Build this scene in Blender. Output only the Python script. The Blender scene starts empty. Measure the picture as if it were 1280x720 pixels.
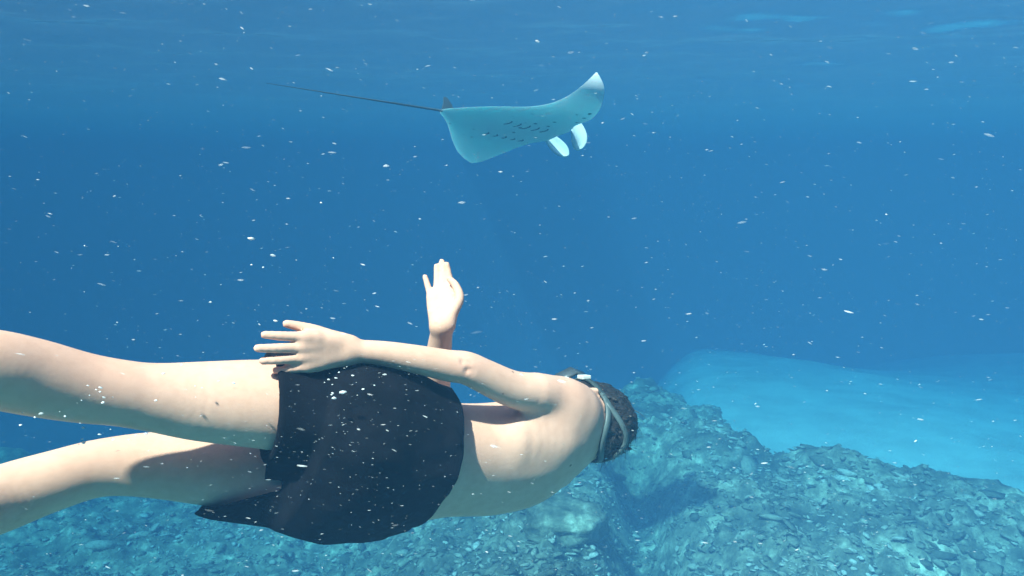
import bpy, bmesh, math, random
import numpy as np
from mathutils import Vector, Matrix, Euler

# ------------------------------------------------------------------ camera, world, sun, exposure
S = bpy.context.scene
COL = S.collection
CAM_Z = 2.4
PITCH = math.radians(10.0)
FPX = 914.0                                   # focal length in pixels of a 1280 px wide frame
cam_d = bpy.data.cameras.new('camera')
cam_d.sensor_width = 36.0
cam_d.lens = 36.0 * FPX / 1280.0
cam_d.clip_start = 0.02
cam_d.clip_end = 2000.0
cam = bpy.data.objects.new('camera', cam_d)
COL.objects.link(cam)
cam.location = (0, 0, CAM_Z)
cam.rotation_euler = (math.pi / 2 - PITCH, 0, 0)
S.camera = cam

SUN_DIR = Vector((-0.34, -0.46, 0.82)).normalized()      # towards the sun
sun_el = math.asin(SUN_DIR.z)
sun_az = math.atan2(SUN_DIR.x, SUN_DIR.y)                 # from +Y, clockwise
W = bpy.data.worlds.new('World')
S.world = W
W.use_nodes = True
wn = W.node_tree.nodes
bg = wn['Background']
sky_t = wn.new('ShaderNodeTexSky')
sky_t.sky_type = 'NISHITA'
sky_t.sun_disc = False
sky_t.sun_elevation = sun_el
sky_t.sun_rotation = sun_az
W.node_tree.links.new(sky_t.outputs[0], bg.inputs[0])
bg.inputs[1].default_value = 0.13

sun_d = bpy.data.lights.new('sun', 'SUN')
sun_d.energy = 5.0
sun_d.angle = math.radians(1.5)
sun_d.color = (1.0, 0.90, 0.80)
sun = bpy.data.objects.new('sun', sun_d)
COL.objects.link(sun)
sun.rotation_euler = SUN_DIR.to_track_quat('Z', 'Y').to_euler()
sun.location = (-4, -4, 12)

S.view_settings.view_transform = 'Standard'
S.view_settings.look = 'None'
S.view_settings.gamma = 1.0
S.view_settings.use_curve_mapping = False
S.view_settings.exposure = 1.8
S.render.engine = 'CYCLES'
S.cycles.use_denoising = True
S.cycles.max_bounces = 10
S.cycles.volume_bounces = 6
S.cycles.diffuse_bounces = 3
S.cycles.glossy_bounces = 3
S.cycles.transparent_max_bounces = 16
S.cycles.caustics_reflective = False
S.cycles.caustics_refractive = False

# ------------------------------------------------------------------ helpers
RNG = np.random.default_rng(11)
CAM_M = np.array(Matrix.Translation((0, 0, CAM_Z)) @ Euler((math.pi / 2 - PITCH, 0, 0)).to_matrix().to_4x4())

def V(px, py, d):
    """camera-space point that shows at (px, py) at depth d metres"""
    return np.array([(px - 640.0) / FPX * d, (360.0 - py) / FPX * d, -d])

def to_world(P):
    P = np.asarray(P, float)
    return P @ CAM_M[:3, :3].T + CAM_M[:3, 3]

def ground_pt(px, py, z):
    r = CAM_M[:3, :3] @ V(px, py, 1.0)
    t = (z - CAM_Z) / r[2]
    return np.array([0, 0, CAM_Z]) + r * t

def unit(v):
    v = np.asarray(v, float)
    return v / np.linalg.norm(v)

def link_mesh(name, verts, faces, mat=None, parent=None, smooth=True, origin=None, mats=None, mat_idx=None):
    me = bpy.data.meshes.new(name)
    v = np.asarray(verts, dtype=float)
    if origin is not None:
        v = v - np.asarray(origin)
    me.from_pydata(v.tolist(), [], faces.tolist() if hasattr(faces, 'tolist') else faces)
    for m in (mats or ([mat] if mat else [])):
        me.materials.append(m)
    if mat_idx is not None:
        me.polygons.foreach_set('material_index', np.asarray(mat_idx, dtype=np.int32))
    if smooth:
        me.polygons.foreach_set('use_smooth', [True] * len(me.polygons))
    me.update()
    o = bpy.data.objects.new(name, me)
    COL.objects.link(o)
    if parent is not None:
        o.parent = parent
    elif origin is not None:
        o.location = Vector(origin)
    return o

def empty(name, loc):
    o = bpy.data.objects.new(name, None)
    o.empty_display_size = 0.1
    COL.objects.link(o)
    o.location = Vector(loc)
    return o

def tag(o, label=None, cat=None, group=None, kind=None):
    if label: o['label'] = label
    if cat: o['category'] = cat
    if group: o['group'] = group
    if kind: o['kind'] = kind
    return o

def add_attr(o, name, vals):
    a = o.data.attributes.new(name, 'FLOAT', 'POINT')
    a.data.foreach_set('value', np.asarray(vals, dtype=np.float32))

# numpy value noise --------------------------------------------------
def _hash(ix, iy, iz, seed):
    h = (ix.astype(np.int64) * 374761393 + iy.astype(np.int64) * 668265263 + iz.astype(np.int64) * 2147483647 + seed * 1274126177) & 0xFFFFFFFF
    h = ((h ^ (h >> 13)) * 1274126177) & 0xFFFFFFFF
    h = (h ^ (h >> 16)) & 0xFFFFFFFF
    h = (h * 2246822519) & 0xFFFFFFFF
    return ((h ^ (h >> 15)) & 0xFFFFFF) / float(0xFFFFFF) * 2 - 1

def vnoise(x, y, z=None, seed=0):
    x = np.asarray(x, float); y = np.asarray(y, float)
    z = np.zeros_like(x) if z is None else np.asarray(z, float)
    ix, iy, iz = np.floor(x).astype(np.int64), np.floor(y).astype(np.int64), np.floor(z).astype(np.int64)
    fx, fy, fz = x - ix, y - iy, z - iz
    ux, uy, uz = (f * f * f * (f * (f * 6 - 15) + 10) for f in (fx, fy, fz))
    r = 0
    for dx in (0, 1):
        for dy in (0, 1):
            for dz in (0, 1):
                wgt = (ux if dx else 1 - ux) * (uy if dy else 1 - uy) * (uz if dz else 1 - uz)
                r = r + wgt * _hash(ix + dx, iy + dy, iz + dz, seed)
    return r

def fbm(x, y, z=None, octaves=4, seed=0, gain=0.5):
    a, s, r = 1.0, 1.0, 0
    for k in range(octaves):
        r = r + a * vnoise(x * s + 17.3 * k, y * s - 9.1 * k, None if z is None else z * s + 4.7 * k, seed + k)
        a *= gain; s *= 2.03
    return r

def sstep(a, b, x):
    t = np.clip((x - a) / (b - a), 0, 1)
    return t * t * (3 - 2 * t)

# distance fields ----------------------------------------------------
class Field:
    """A sampled signed distance field in camera space; shapes are blended in with smooth unions."""
    def __init__(self, lo, hi, h):
        self.lo = np.asarray(lo, float); self.h = h
        self.n = np.ceil((np.asarray(hi) - self.lo) / h).astype(int) + 1
        self.F = np.full(self.n, 0.2, np.float32)

    def sub(self, lo, hi, margin):
        a = np.clip(np.floor((lo - margin - self.lo) / self.h).astype(int), 0, self.n)
        b = np.clip(np.ceil((hi + margin - self.lo) / self.h).astype(int) + 1, 0, self.n)
        sl = tuple(slice(a[k], b[k]) for k in range(3))
        g = [((self.lo[k] + self.h * np.arange(a[k], b[k])).astype(np.float32)) for k in range(3)]
        return sl, np.meshgrid(*g, indexing='ij', sparse=True)

    def union(self, sl, d, k):
        a = self.F[sl]
        if k <= 0:
            self.F[sl] = np.minimum(a, d); return
        h = np.maximum(k - np.abs(a - d), 0) / k
        self.F[sl] = np.minimum(a, d) - h * h * (k * 0.25)

    def cut(self, sl, d, k=0.0):
        a = self.F[sl]
        d = -d
        h = np.maximum(k - np.abs(a - d), 0) / max(k, 1e-9)
        self.F[sl] = np.maximum(a, d) + h * h * (k * 0.25)

def resample(pts, m):
    """Catmull-Rom resample of rows (any number of columns)"""
    P = np.asarray(pts, float)
    n = len(P)
    if n == 2: 
        t = np.linspace(0, 1, m + 1)[:, None]
        return P[0] * (1 - t) + P[1] * t
    E = np.vstack([2 * P[0] - P[1], P, 2 * P[-1] - P[-2]])
    out = []
    for i in range(n - 1):
        p0, p1, p2, p3 = E[i:i + 4]
        for t in np.linspace(0, 1, m, endpoint=False):
            out.append(0.5 * ((2 * p1) + (-p0 + p2) * t + (2 * p0 - 5 * p1 + 4 * p2 - p3) * t * t + (-p0 + 3 * p1 - 3 * p2 + p3) * t ** 3))
    out.append(P[-1])
    return np.array(out)

def chain_d(fld, rows, m=5, margin=0.06, flat=None, grow=0.0):
    """rows of (x,y,z,r): a tapering tube; flat=(axis, factor) thins it along an axis"""
    R = resample(rows, m)
    R[:, 3] += grow
    P, r = R[:, :3], R[:, 3]
    lo, hi = (P - r[:, None]).min(0), (P + r[:, None]).max(0)
    sl, (X, Y, Z) = fld.sub(lo, hi, margin)
    bq = None
    ax = None
    if flat is not None:
        ax, ff = unit(flat[0]), 1.0 / flat[1] - 1.0
    for i in range(len(P) - 1):
        a, b = P[i], P[i + 1]
        ab = b - a
        L2 = float(ab @ ab) + 1e-12
        dx, dy, dz = X - a[0], Y - a[1], Z - a[2]
        t = np.clip((dx * ab[0] + dy * ab[1] + dz * ab[2]) / L2, 0, 1)
        ex, ey, ez = dx - t * ab[0], dy - t * ab[1], dz - t * ab[2]
        q = ex * ex + ey * ey + ez * ez
        if ax is not None:
            w = ex * ax[0] + ey * ax[1] + ez * ax[2]
            q = q + w * w * ((1 + ff) ** 2 - 1)
        rr = r[i] + t * (r[i + 1] - r[i])
        if bq is None:
            bq, br = q, rr
        else:
            w_ = q < bq
            bq = np.where(w_, q, bq); br = np.where(w_, rr, br)
    return sl, (np.sqrt(bq) - br).astype(np.float32)

def ellip_d(fld, c, axes, rad, margin=0.06, grow=0.0):
    c = np.asarray(c, float)
    rad = np.asarray(rad, float) + grow
    R = rad.max()
    sl, (X, Y, Z) = fld.sub(c - R, c + R, margin)
    q = 0
    for a, r in zip(axes, rad):
        a = unit(a)
        q = q + (((X - c[0]) * a[0] + (Y - c[1]) * a[1] + (Z - c[2]) * a[2]) / r) ** 2
    q = np.sqrt(q)
    return sl, ((q - 1) * rad.min()).astype(np.float32)

def loft_d(fld, secs, n=2.3, cap=0.03, margin=0.06, grow=0.0):
    """secs rows: (c3, lateral3, a, b): elliptical sections along a nearly straight axis"""
    R = resample([np.concatenate([s[0], unit(s[1]), [s[2], s[3]]]) for s in secs], 6)
    A = unit(R[-1, :3] - R[0, :3])
    T = R[:, :3] @ A
    lo = (R[:, :3] - R[:, 6:7]).min(0); hi = (R[:, :3] + R[:, 6:7]).max(0)
    sl, (X, Y, Z) = fld.sub(lo, hi, margin + grow)
    t = X * A[0] + Y * A[1] + Z * A[2]
    tc = np.clip(t, T[0], T[-1])
    I = [np.interp(tc, T, R[:, k]) for k in range(8)]
    w = np.abs(t - tc) / (cap + grow)
    ll = np.sqrt(I[3] ** 2 + I[4] ** 2 + I[5] ** 2)
    lx, ly, lz = I[3] / ll, I[4] / ll, I[5] / ll
    sx, sy, sz = A[1] * lz - A[2] * ly, A[2] * lx - A[0] * lz, A[0] * ly - A[1] * lx
    dx, dy, dz = X - I[0], Y - I[1], Z - I[2]
    u = np.abs(dx * lx + dy * ly + dz * lz) / (I[6] + grow)
    v = np.abs(dx * sx + dy * sy + dz * sz) / (I[7] + grow)
    r = (u ** n + v ** n + w ** n) ** (1.0 / n)
    return sl, ((r - 1) * np.minimum(I[6], I[7])).astype(np.float32)

def surface_nets(F, lo, h):
    Sg = F < 0
    c = np.zeros(tuple(s - 1 for s in F.shape), np.int8)
    for i in (0, 1):
        for j in (0, 1):
            for k in (0, 1):
                c += Sg[i:F.shape[0] - 1 + i, j:F.shape[1] - 1 + j, k:F.shape[2] - 1 + k]
    act = (c > 0) & (c < 8)
    cells = np.argwhere(act)
    vid = np.full(c.shape, -1, np.int32)
    vid[act] = np.arange(len(cells))
    corner = {}
    for i in (0, 1):
        for j in (0, 1):
            for k in (0, 1):
                corner[i, j, k] = F[cells[:, 0] + i, cells[:, 1] + j, cells[:, 2] + k].astype(float)
    acc = np.zeros((len(cells), 3)); cnt = np.zeros(len(cells))
    for ax in range(3):
        for p in (0, 1):
            for q in (0, 1):
                o = [0, 0, 0]; oth = [x for x in range(3) if x != ax]
                o[oth[0]], o[oth[1]] = p, q
                e = list(o); e[ax] = 1
                a, b = corner[tuple(o)], corner[tuple(e)]
                m = (a < 0) != (b < 0)
                t = a[m] / (a[m] - b[m])
                pos = np.tile(np.array(o, float), (m.sum(), 1)); pos[:, ax] = t
                acc[m] += pos; cnt[m] += 1
    verts = (cells + acc / cnt[:, None]) * h + lo
    faces = []
    for ax in range(3):
        b_, c_ = [(1, 2), (2, 0), (0, 1)][ax]
        s0 = [slice(None)] * 3; s1 = [slice(None)] * 3
        s0[ax] = slice(0, -1); s1[ax] = slice(1, None)
        for sgn in (True, False):
            E = (Sg[tuple(s0)] == sgn) & (Sg[tuple(s1)] != sgn)
            I = np.argwhere(E)
            I = I[(I[:, b_] > 0) & (I[:, c_] > 0) & (I[:, b_] < c.shape[b_]) & (I[:, c_] < c.shape[c_])]
            def at(db, dc):
                J = I.copy(); J[:, b_] -= db; J[:, c_] -= dc
                return vid[J[:, 0], J[:, 1], J[:, 2]]
            q = np.stack([at(1, 1), at(0, 1), at(0, 0), at(1, 0)], 1)
            faces.append(q if sgn else q[:, ::-1])
    return verts, np.vstack(faces)

# materials -----------------------------------------------------------
def new_mat(name):
    m = bpy.data.materials.new(name)
    m.use_nodes = True
    nt = m.node_tree
    return m, nt, nt.nodes['Principled BSDF']

def N(nt, typ, **kw):
    n = nt.nodes.new(typ)
    for k, v in kw.items():
        if k.startswith('i_'):
            n.inputs[k[2:].replace('_', ' ')].default_value = v
        else:
            setattr(n, k, v)
    return n

def ramp(nt, src, stops):
    r = nt.nodes.new('ShaderNodeValToRGB')
    el = r.color_ramp.elements
    while len(el) < len(stops): el.new(0.5)
    for e, (p, c) in zip(el, stops):
        e.position = p; e.color = (*c, 1) if len(c) == 3 else c
    nt.links.new(src, r.inputs[0])
    return r

def bump(nt, p, src, strength, dist):
    b = N(nt, 'ShaderNodeBump')
    b.inputs['Strength'].default_value = strength
    b.inputs['Distance'].default_value = dist
    nt.links.new(src, b.inputs['Height'])
    nt.links.new(b.outputs[0], p.inputs['Normal'])
    return b

def noise_tex(nt, scale, detail=4, rough=0.55, coord='Object'):
    tc = N(nt, 'ShaderNodeTexCoord')
    n = N(nt, 'ShaderNodeTexNoise')
    n.inputs['Scale'].default_value = scale
    n.inputs['Detail'].default_value = detail
    n.inputs['Roughness'].default_value = rough
    nt.links.new(tc.outputs[coord], n.inputs['Vector'])
    return n

def mix_col(nt, fac, a, b, blend='MIX'):
    m = N(nt, 'ShaderNodeMix', data_type='RGBA', blend_type=blend)
    for s, i in ((fac, 0), (a, 6), (b, 7)):
        if isinstance(s, (float, int)): m.inputs[i].default_value = s
        elif isinstance(s, tuple): m.inputs[i].default_value = (*s, 1)
        else: nt.links.new(s, m.inputs[i])
    return m.outputs[2]

def m_skin():
    m, nt, p = new_mat('skin')
    a = noise_tex(nt, 9, 3)
    b = noise_tex(nt, 60, 3)
    r = ramp(nt, a.outputs['Fac'], [(0.3, (0.67, 0.37, 0.26)), (0.7, (0.72, 0.41, 0.295))])
    r2 = ramp(nt, b.outputs['Fac'], [(0.35, (0.95, 0.93, 0.92)), (0.6, (1, 1, 1))])
    c = mix_col(nt, 1.0, r.outputs[0], r2.outputs[0], 'MULTIPLY')
    at = N(nt, 'ShaderNodeAttribute', attribute_name='flush')
    c = mix_col(nt, at.outputs['Fac'], c, (0.62, 0.30, 0.22))
    tc = N(nt, 'ShaderNodeTexCoord')
    vo = N(nt, 'ShaderNodeTexVoronoi'); vo.inputs['Scale'].default_value = 13.0
    nt.links.new(tc.outputs['Object'], vo.inputs['Vector'])
    mo = ramp(nt, vo.outputs['Distance'], [(0.025, (1, 1, 1)), (0.05, (0, 0, 0))])
    c = mix_col(nt, mo.outputs[0], c, (0.20, 0.10, 0.07))
    nt.links.new(c, p.inputs['Base Color'])
    p.inputs['Roughness'].default_value = 0.5
    p.inputs['IOR'].default_value = 1.12
    p.inputs['Subsurface Weight'].default_value = 0.0
    n2 = noise_tex(nt, 170, 3)
    n3 = noise_tex(nt, 26, 3)
    ad = N(nt, 'ShaderNodeMath', operation='MULTIPLY_ADD')
    ad.inputs[1].default_value = 0.25
    nt.links.new(n2.outputs['Fac'], ad.inputs[0]); nt.links.new(n3.outputs['Fac'], ad.inputs[2])
    bump(nt, p, ad.outputs[0], 0.09, 0.006)
    rr = ramp(nt, n3.outputs['Fac'], [(0.3, (0.38, 0.38, 0.38)), (0.7, (0.6, 0.6, 0.6))])
    nt.links.new(rr.outputs[0], p.inputs['Roughness'])
    return m

def m_simple(name, col, rough=0.6, var=0.15, scale=30, bscale=None, bstr=0.2, bdist=0.002, ior=1.2):
    m, nt, p = new_mat(name)
    n = noise_tex(nt, scale, 4)
    lo = tuple(c * (1 - var) for c in col); hi = tuple(min(1, c * (1 + var)) for c in col)
    r = ramp(nt, n.outputs['Fac'], [(0.3, lo), (0.7, hi)])
    nt.links.new(r.outputs[0], p.inputs['Base Color'])
    p.inputs['Roughness'].default_value = rough
    p.inputs['IOR'].default_value = ior
    if bscale:
        b = noise_tex(nt, bscale, 3)
        bump(nt, p, b.outputs['Fac'], bstr, bdist)
    return m

def m_seabed():
    m, nt, p = new_mat('reef_rock')
    big = noise_tex(nt, 0.9, 4)
    mid = noise_tex(nt, 4.5, 6, 0.65)
    fine = noise_tex(nt, 26, 4, 0.7)
    r1 = ramp(nt, mid.outputs['Fac'], [(0.34, (0.08, 0.085, 0.065)), (0.48, (0.16, 0.155, 0.115)), (0.58, (0.28, 0.27, 0.20)), (0.68, (0.50, 0.48, 0.38))])
    r2 = ramp(nt, big.outputs['Fac'], [(0.38, (0.62, 0.64, 0.64)), (0.62, (1.8, 1.77, 1.68))])
    c = mix_col(nt, 1.0, r1.outputs[0], r2.outputs[0], 'MULTIPLY')
    r3 = ramp(nt, fine.outputs['Fac'], [(0.35, (0.68, 0.68, 0.68)), (0.6, (1.2, 1.2, 1.2))])
    c = mix_col(nt, 0.8, c, r3.outputs[0], 'MULTIPLY')
    nt.links.new(c, p.inputs['Base Color'])
    p.inputs['Roughness'].default_value = 0.9
    p.inputs['IOR'].default_value = 1.1
    bump(nt, p, fine.outputs['Fac'], 0.5, 0.03)
    return m

def m_rubble():
    m, nt, p = new_mat('coral_rubble')
    at = N(nt, 'ShaderNodeAttribute', attribute_name='tone')
    f = noise_tex(nt, 30, 4)
    r = ramp(nt, at.outputs['Fac'], [(0.0, (0.12, 0.12, 0.09)), (0.45, (0.27, 0.26, 0.19)), (0.75, (0.46, 0.44, 0.35)), (1.0, (0.66, 0.64, 0.56))])
    r3 = ramp(nt, f.outputs['Fac'], [(0.3, (0.6, 0.6, 0.6)), (0.65, (1.1, 1.1, 1.1))])
    c = mix_col(nt, 1.0, r.outputs[0], r3.outputs[0], 'MULTIPLY')
    nt.links.new(c, p.inputs['Base Color'])
    p.inputs['Roughness'].default_value = 0.9
    p.inputs['IOR'].default_value = 1.1
    bump(nt, p, f.outputs['Fac'], 0.5, 0.02)
    return m

def m_water_surface():
    m, nt, p = new_mat('water_surface')
    nt.nodes.remove(p)
    out = nt.nodes['Material Output']
    fr = N(nt, 'ShaderNodeFresnel'); fr.inputs['IOR'].default_value = 1.333
    gl = N(nt, 'ShaderNodeBsdfGlossy'); gl.inputs['Roughness'].default_value = 0.09
    gl.inputs['Color'].default_value = (0.97, 0.99, 1, 1)
    tr = N(nt, 'ShaderNodeBsdfTransparent')
    mx = N(nt, 'ShaderNodeMixShader')
    nt.links.new(fr.outputs[0], mx.inputs[0])
    nt.links.new(tr.outputs[0], mx.inputs[1])
    nt.links.new(gl.outputs[0], mx.inputs[2])
    nt.links.new(mx.outputs[0], out.inputs['Surface'])
    return m

M_SKIN = m_skin()
M_REEF = m_seabed()
M_RUB = m_rubble()
M_SAND = m_simple('sand', (0.80, 0.78, 0.68), 0.9, 0.2, 0.9, 3.0, 0.6, 0.08)
M_SHORT = m_simple('shorts_fabric', (0.006, 0.006, 0.008), 0.95, 0.35, 14, 420, 0.35, 0.002, 1.15)
M_HAIR = m_simple('wet_hair', (0.022, 0.018, 0.016), 0.45, 0.4, 40, 130, 0.7, 0.004, 1.35)
M_STRAP = m_simple('mask_strap', (0.075, 0.105, 0.105), 0.4, 0.2, 20, ior=1.3)
M_MASKF = m_simple('mask_frame', (0.05, 0.06, 0.065), 0.35, 0.2, 20, ior=1.4)
M_BUCK = m_simple('pale_plastic', (0.55, 0.55, 0.52), 0.4, 0.1, 20, ior=1.4)
def m_speck():
    m, nt, p = new_mat('speck')
    p.inputs['Base Color'].default_value = (0.85, 0.86, 0.84, 1)
    p.inputs['Roughness'].default_value = 0.7
    at = N(nt, 'ShaderNodeAttribute', attribute_name='tone')
    nt.links.new(at.outputs['Fac'], p.inputs['Alpha'])
    return m
M_SPECK = m_speck()

# ------------------------------------------------------------------ sea surface, sand, reef
def build_surface():
    xs = np.concatenate([-np.geomspace(60, 6, 30), np.linspace(-5.9, 5.9, 160), np.geomspace(6, 60, 30)])
    ys = np.concatenate([np.linspace(-60, -3, 24), np.linspace(-2.8, 12, 190), np.geomspace(12.3, 60, 40)])
    X, Y = np.meshgrid(xs, ys)
    Z = 3.42 + 0.030 * fbm(X * 0.55, Y * 0.8, octaves=2, seed=3) + 0.016 * fbm(X * 2.2 + 0.6 * Y, Y * 2.6, octaves=3, seed=9)
    n, m = X.shape[1], X.shape[0]
    v = np.stack([X.ravel(), Y.ravel(), Z.ravel()], 1)
    i = np.arange(n * (m - 1)).reshape(m - 1, n)[:, :-1].ravel()
    f = np.stack([i, i + 1, i + n + 1, i + n], 1)
    o = link_mesh('water', v, f, m_water_surface())
    tag(o, 'rippled underside of the sea surface along the top of the view', kind='structure')

def build_sand():
    g = 120
    xs = np.sinh(np.linspace(-4.2, 4.2, g)) / np.sinh(4.2) * 60
    ys = 8 + np.sinh(np.linspace(-4.2, 4.2, g)) / np.sinh(4.2) * 60
    X, Y = np.meshgrid(xs, ys)
    Z = -1.95 + 0.06 * fbm(X * 0.7, Y * 0.7, octaves=3, seed=21) + 0.25 - 4.6 * sstep(0.6, -4.2, X - 0.25 * Y) - 0.42 * 6.5 * np.logaddexp(0, (Y - 20.5 - 2.0 * vnoise(X * .16, Y * 0 + 3, seed=2)) / 6.5)
    Z = np.maximum(Z, -8.0 + 0.3 * fbm(X * .2, Y * .2, octaves=2, seed=23))
    v = np.stack([X.ravel(), Y.ravel(), Z.ravel()], 1)
    i = np.arange(g * (g - 1)).reshape(g - 1, g)[:, :-1].ravel()
    f = np.stack([i, i + 1, i + g + 1, i + g], 1)
    o = link_mesh('sand', v, f, M_SAND)
    tag(o, 'pale sandy seabed glowing cyan beyond the reef edge', kind='structure')

RZ = -1.1                                     # height of the reef top
EDGE = np.array([ground_pt(1500, 640, RZ)[:2], ground_pt(1280, 605, RZ)[:2], ground_pt(1110, 585, RZ)[:2],
                 ground_pt(1000, 548, RZ)[:2], ground_pt(930, 500, RZ)[:2], ground_pt(860, 455, RZ)[:2], ground_pt(810, 425, RZ)[:2]])

def reef_edge_dist(x, y):
    """positive on the reef side, negative over the sand"""
    P = np.vstack([EDGE[0] + (EDGE[0] - EDGE[1]) * 8, EDGE, EDGE[-1] + (EDGE[-1] - EDGE[-2]) * 8])
    best = np.full(x.shape, 1e9); sg = np.ones(x.shape)
    for a, b in zip(P[:-1], P[1:]):
        ab = b - a
        t = np.clip(((x - a[0]) * ab[0] + (y - a[1]) * ab[1]) / (ab @ ab), 0, 1)
        dx, dy = x - a[0] - t * ab[0], y - a[1] - t * ab[1]
        d = np.hypot(dx, dy)
        s = np.sign(ab[0] * dy - ab[1] * dx)
        m = d < best
        best = np.where(m, d, best); sg = np.where(m, s, sg)
    return best * sg

def reef_h(x, y):
    d = reef_edge_dist(x, y)
    d = d + 0.35 * fbm(x * 1.1, y * 1.1, octaves=3, seed=40)
    z = RZ - 2.3 + 2.35 * sstep(-0.7, 0.6, d)
    z = z + 0.16 * fbm(x * 0.75, y * 0.75, octaves=3, seed=31)
    lump = np.abs(fbm(x * 2.4, y * 2.4, octaves=4, seed=33, gain=0.55))
    z = z + 0.12 * (lump - 0.3) * sstep(-0.4, 0.4, d)
    # a dark gully below the diver's head with a mound on its left
    a, b = ground_pt(800, 545, RZ)[:2], ground_pt(815, 780, RZ)[:2]
    ab = b - a
    t = np.clip(((x - a[0]) * ab[0] + (y - a[1]) * ab[1]) / (ab @ ab), 0, 1)
    dd = np.hypot(x - a[0] - t * ab[0], y - a[1] - t * ab[1])
    z = z - 0.75 * np.exp(-(dd / 0.34) ** 2)
    for (px, py, r, h) in ((700, 650, 0.5, 0.28), (1040, 575, 0.5, 0.14), (880, 600, 0.6, 0.1), (820, 450, 1.2, 0.10), (300, 690, 0.8, 0.2), (60, 640, 0.9, 0.2)):
        c = ground_pt(px, py, RZ)[:2]
        z = z + h * np.exp(-(((x - c[0]) ** 2 + (y - c[1]) ** 2) / r ** 2) ** 1.3)
    z = z - 1.3 * sstep(0.3, -2.6, x)
    z = z - 0.45 * sstep(7.5, 12.0, y)
    off = y - np.interp(x, [-6, -3, 0, 2.6, 4, 6], [12.5, 11.0, 10.0, 12.6, 15.5, 16.5])
    z = z - 0.62 * np.maximum(off, 0) ** 1.15
    return z

def build_reef():
    na, nd = 520, 420
    ang = np.radians(np.linspace(-58, 58, na))
    dist = np.geomspace(1.6, 30, nd)
    A, D = np.meshgrid(ang, dist)
    X, Y = D * np.sin(A), D * np.cos(A)
    Z = reef_h(X, Y)
    Z = np.maximum(Z, -8.3)
    v = np.stack([X.ravel(), Y.ravel(), Z.ravel()], 1)
    i = np.arange(na * (nd - 1)).reshape(nd - 1, na)[:, :-1].ravel()
    f = np.stack([i, i + na, i + na + 1, i + 1], 1)[:, ::-1]
    o = link_mesh('reef', v, f, M_REEF)
    tag(o, 'lumpy rubble covered reef floor below the diver', kind='structure')

def ico(sub=0):
    bm = bmesh.new()
    bmesh.ops.create_icosphere(bm, subdivisions=sub + 1, radius=1)
    v = np.array([x.co[:] for x in bm.verts]); f = np.array([[y.index for y in x.verts] for x in bm.faces])
    bm.free()
    return v, f

def build_rubble(n=22000):
    bv, bf = ico(0)
    ang = RNG.uniform(-0.75, 0.75, n)
    dist = np.exp(RNG.uniform(math.log(4.5), math.log(13.0), n))
    x, y = dist * np.sin(ang), dist * np.cos(ang)
    keep = reef_edge_dist(x, y) > -0.15
    x, y = x[keep], y[keep]; n = len(x)
    z = reef_h(x, y)
    size = np.exp(RNG.normal(math.log(0.03), 0.5, n))
    sc = np.stack([size, size * RNG.uniform(0.3, 0.7, n), size * RNG.uniform(0.10, 0.32, n)], 1)
    yaw = RNG.uniform(0, 6.28, n); tilt = RNG.normal(0, 0.45, n)
    vs = bv[None] * sc[:, None] * RNG.uniform(0.6, 1.35, (n, len(bv), 1))
    ct, st, cy, sy = np.cos(tilt), np.sin(tilt), np.cos(yaw), np.sin(yaw)
    X, Y, Z = vs[..., 0], vs[..., 1], vs[..., 2]
    Y, Z = Y * ct[:, None] - Z * st[:, None], Y * st[:, None] + Z * ct[:, None]
    X, Y = X * cy[:, None] - Y * sy[:, None], X * sy[:, None] + Y * cy[:, None]
    v = np.stack([X + x[:, None], Y + y[:, None], Z + z[:, None] + size[:, None] * 0.15], -1).reshape(-1, 3)
    f = (bf[None] + (np.arange(n) * len(bv))[:, None, None]).reshape(-1, 3)
    o = link_mesh('coral_rubble', v, f, M_RUB)
    tone = np.clip(RNG.beta(1.6, 2.0, n) + 0.35 * vnoise(x * 1.3, y * 1.3, seed=5), 0, 1)
    add_attr(o, 'tone', np.repeat(tone, len(bv)))
    tag(o, 'loose broken coral pieces strewn over the reef floor', kind='stuff')

build_surface()
build_sand()
build_reef()
build_rubble()

def boulder(px, py, z, r, squash, seed, label, mat):
    c = ground_pt(px, py, z)
    v, f = ico(3)
    n = 0.28 * fbm(v[:, 0] * 1.6 + seed, v[:, 1] * 1.6, v[:, 2] * 1.6, 4, seed)
    n += 0.10 * np.abs(fbm(v[:, 0] * 5, v[:, 1] * 5 + seed, v[:, 2] * 5, 3, seed + 5))
    vv = v * (1 + n)[:, None] * np.array([r, r * 0.85, r * squash])
    o = link_mesh('coral_boulder', vv + c, f, mat, origin=c)
    tag(o, label, 'boulder', group='coral boulders on the reef')

boulder(1040, 582, RZ + .02, 0.42, 0.42, 3, 'broad dark coral boulder on the reef edge beside the bright sand', M_REEF)
boulder(705, 655, RZ + .1, 0.36, 0.6, 14, 'rounded coral boulder beneath the diver left of the dark gully', M_REEF)
boulder(1235, 622, RZ - .05, 0.34, 0.5, 19, 'low coral boulder on the reef edge near the right side of the view', M_REEF)

# ------------------------------------------------------------------ diver (all joints are points in camera space, metres)
DH = 0.004
body = Field((-1.02, -0.56, -1.86), (0.36, 0.14, -0.66), DH)

def rows(*a):
    return [np.append(V(p[0], p[1], p[2]), p[3]) for p in a]

def sec(px, py, d, a, b, rho):
    r = math.radians(rho)
    return (V(px, py, d), np.array([0.08, math.cos(r), math.sin(r)]), a, b)

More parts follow.
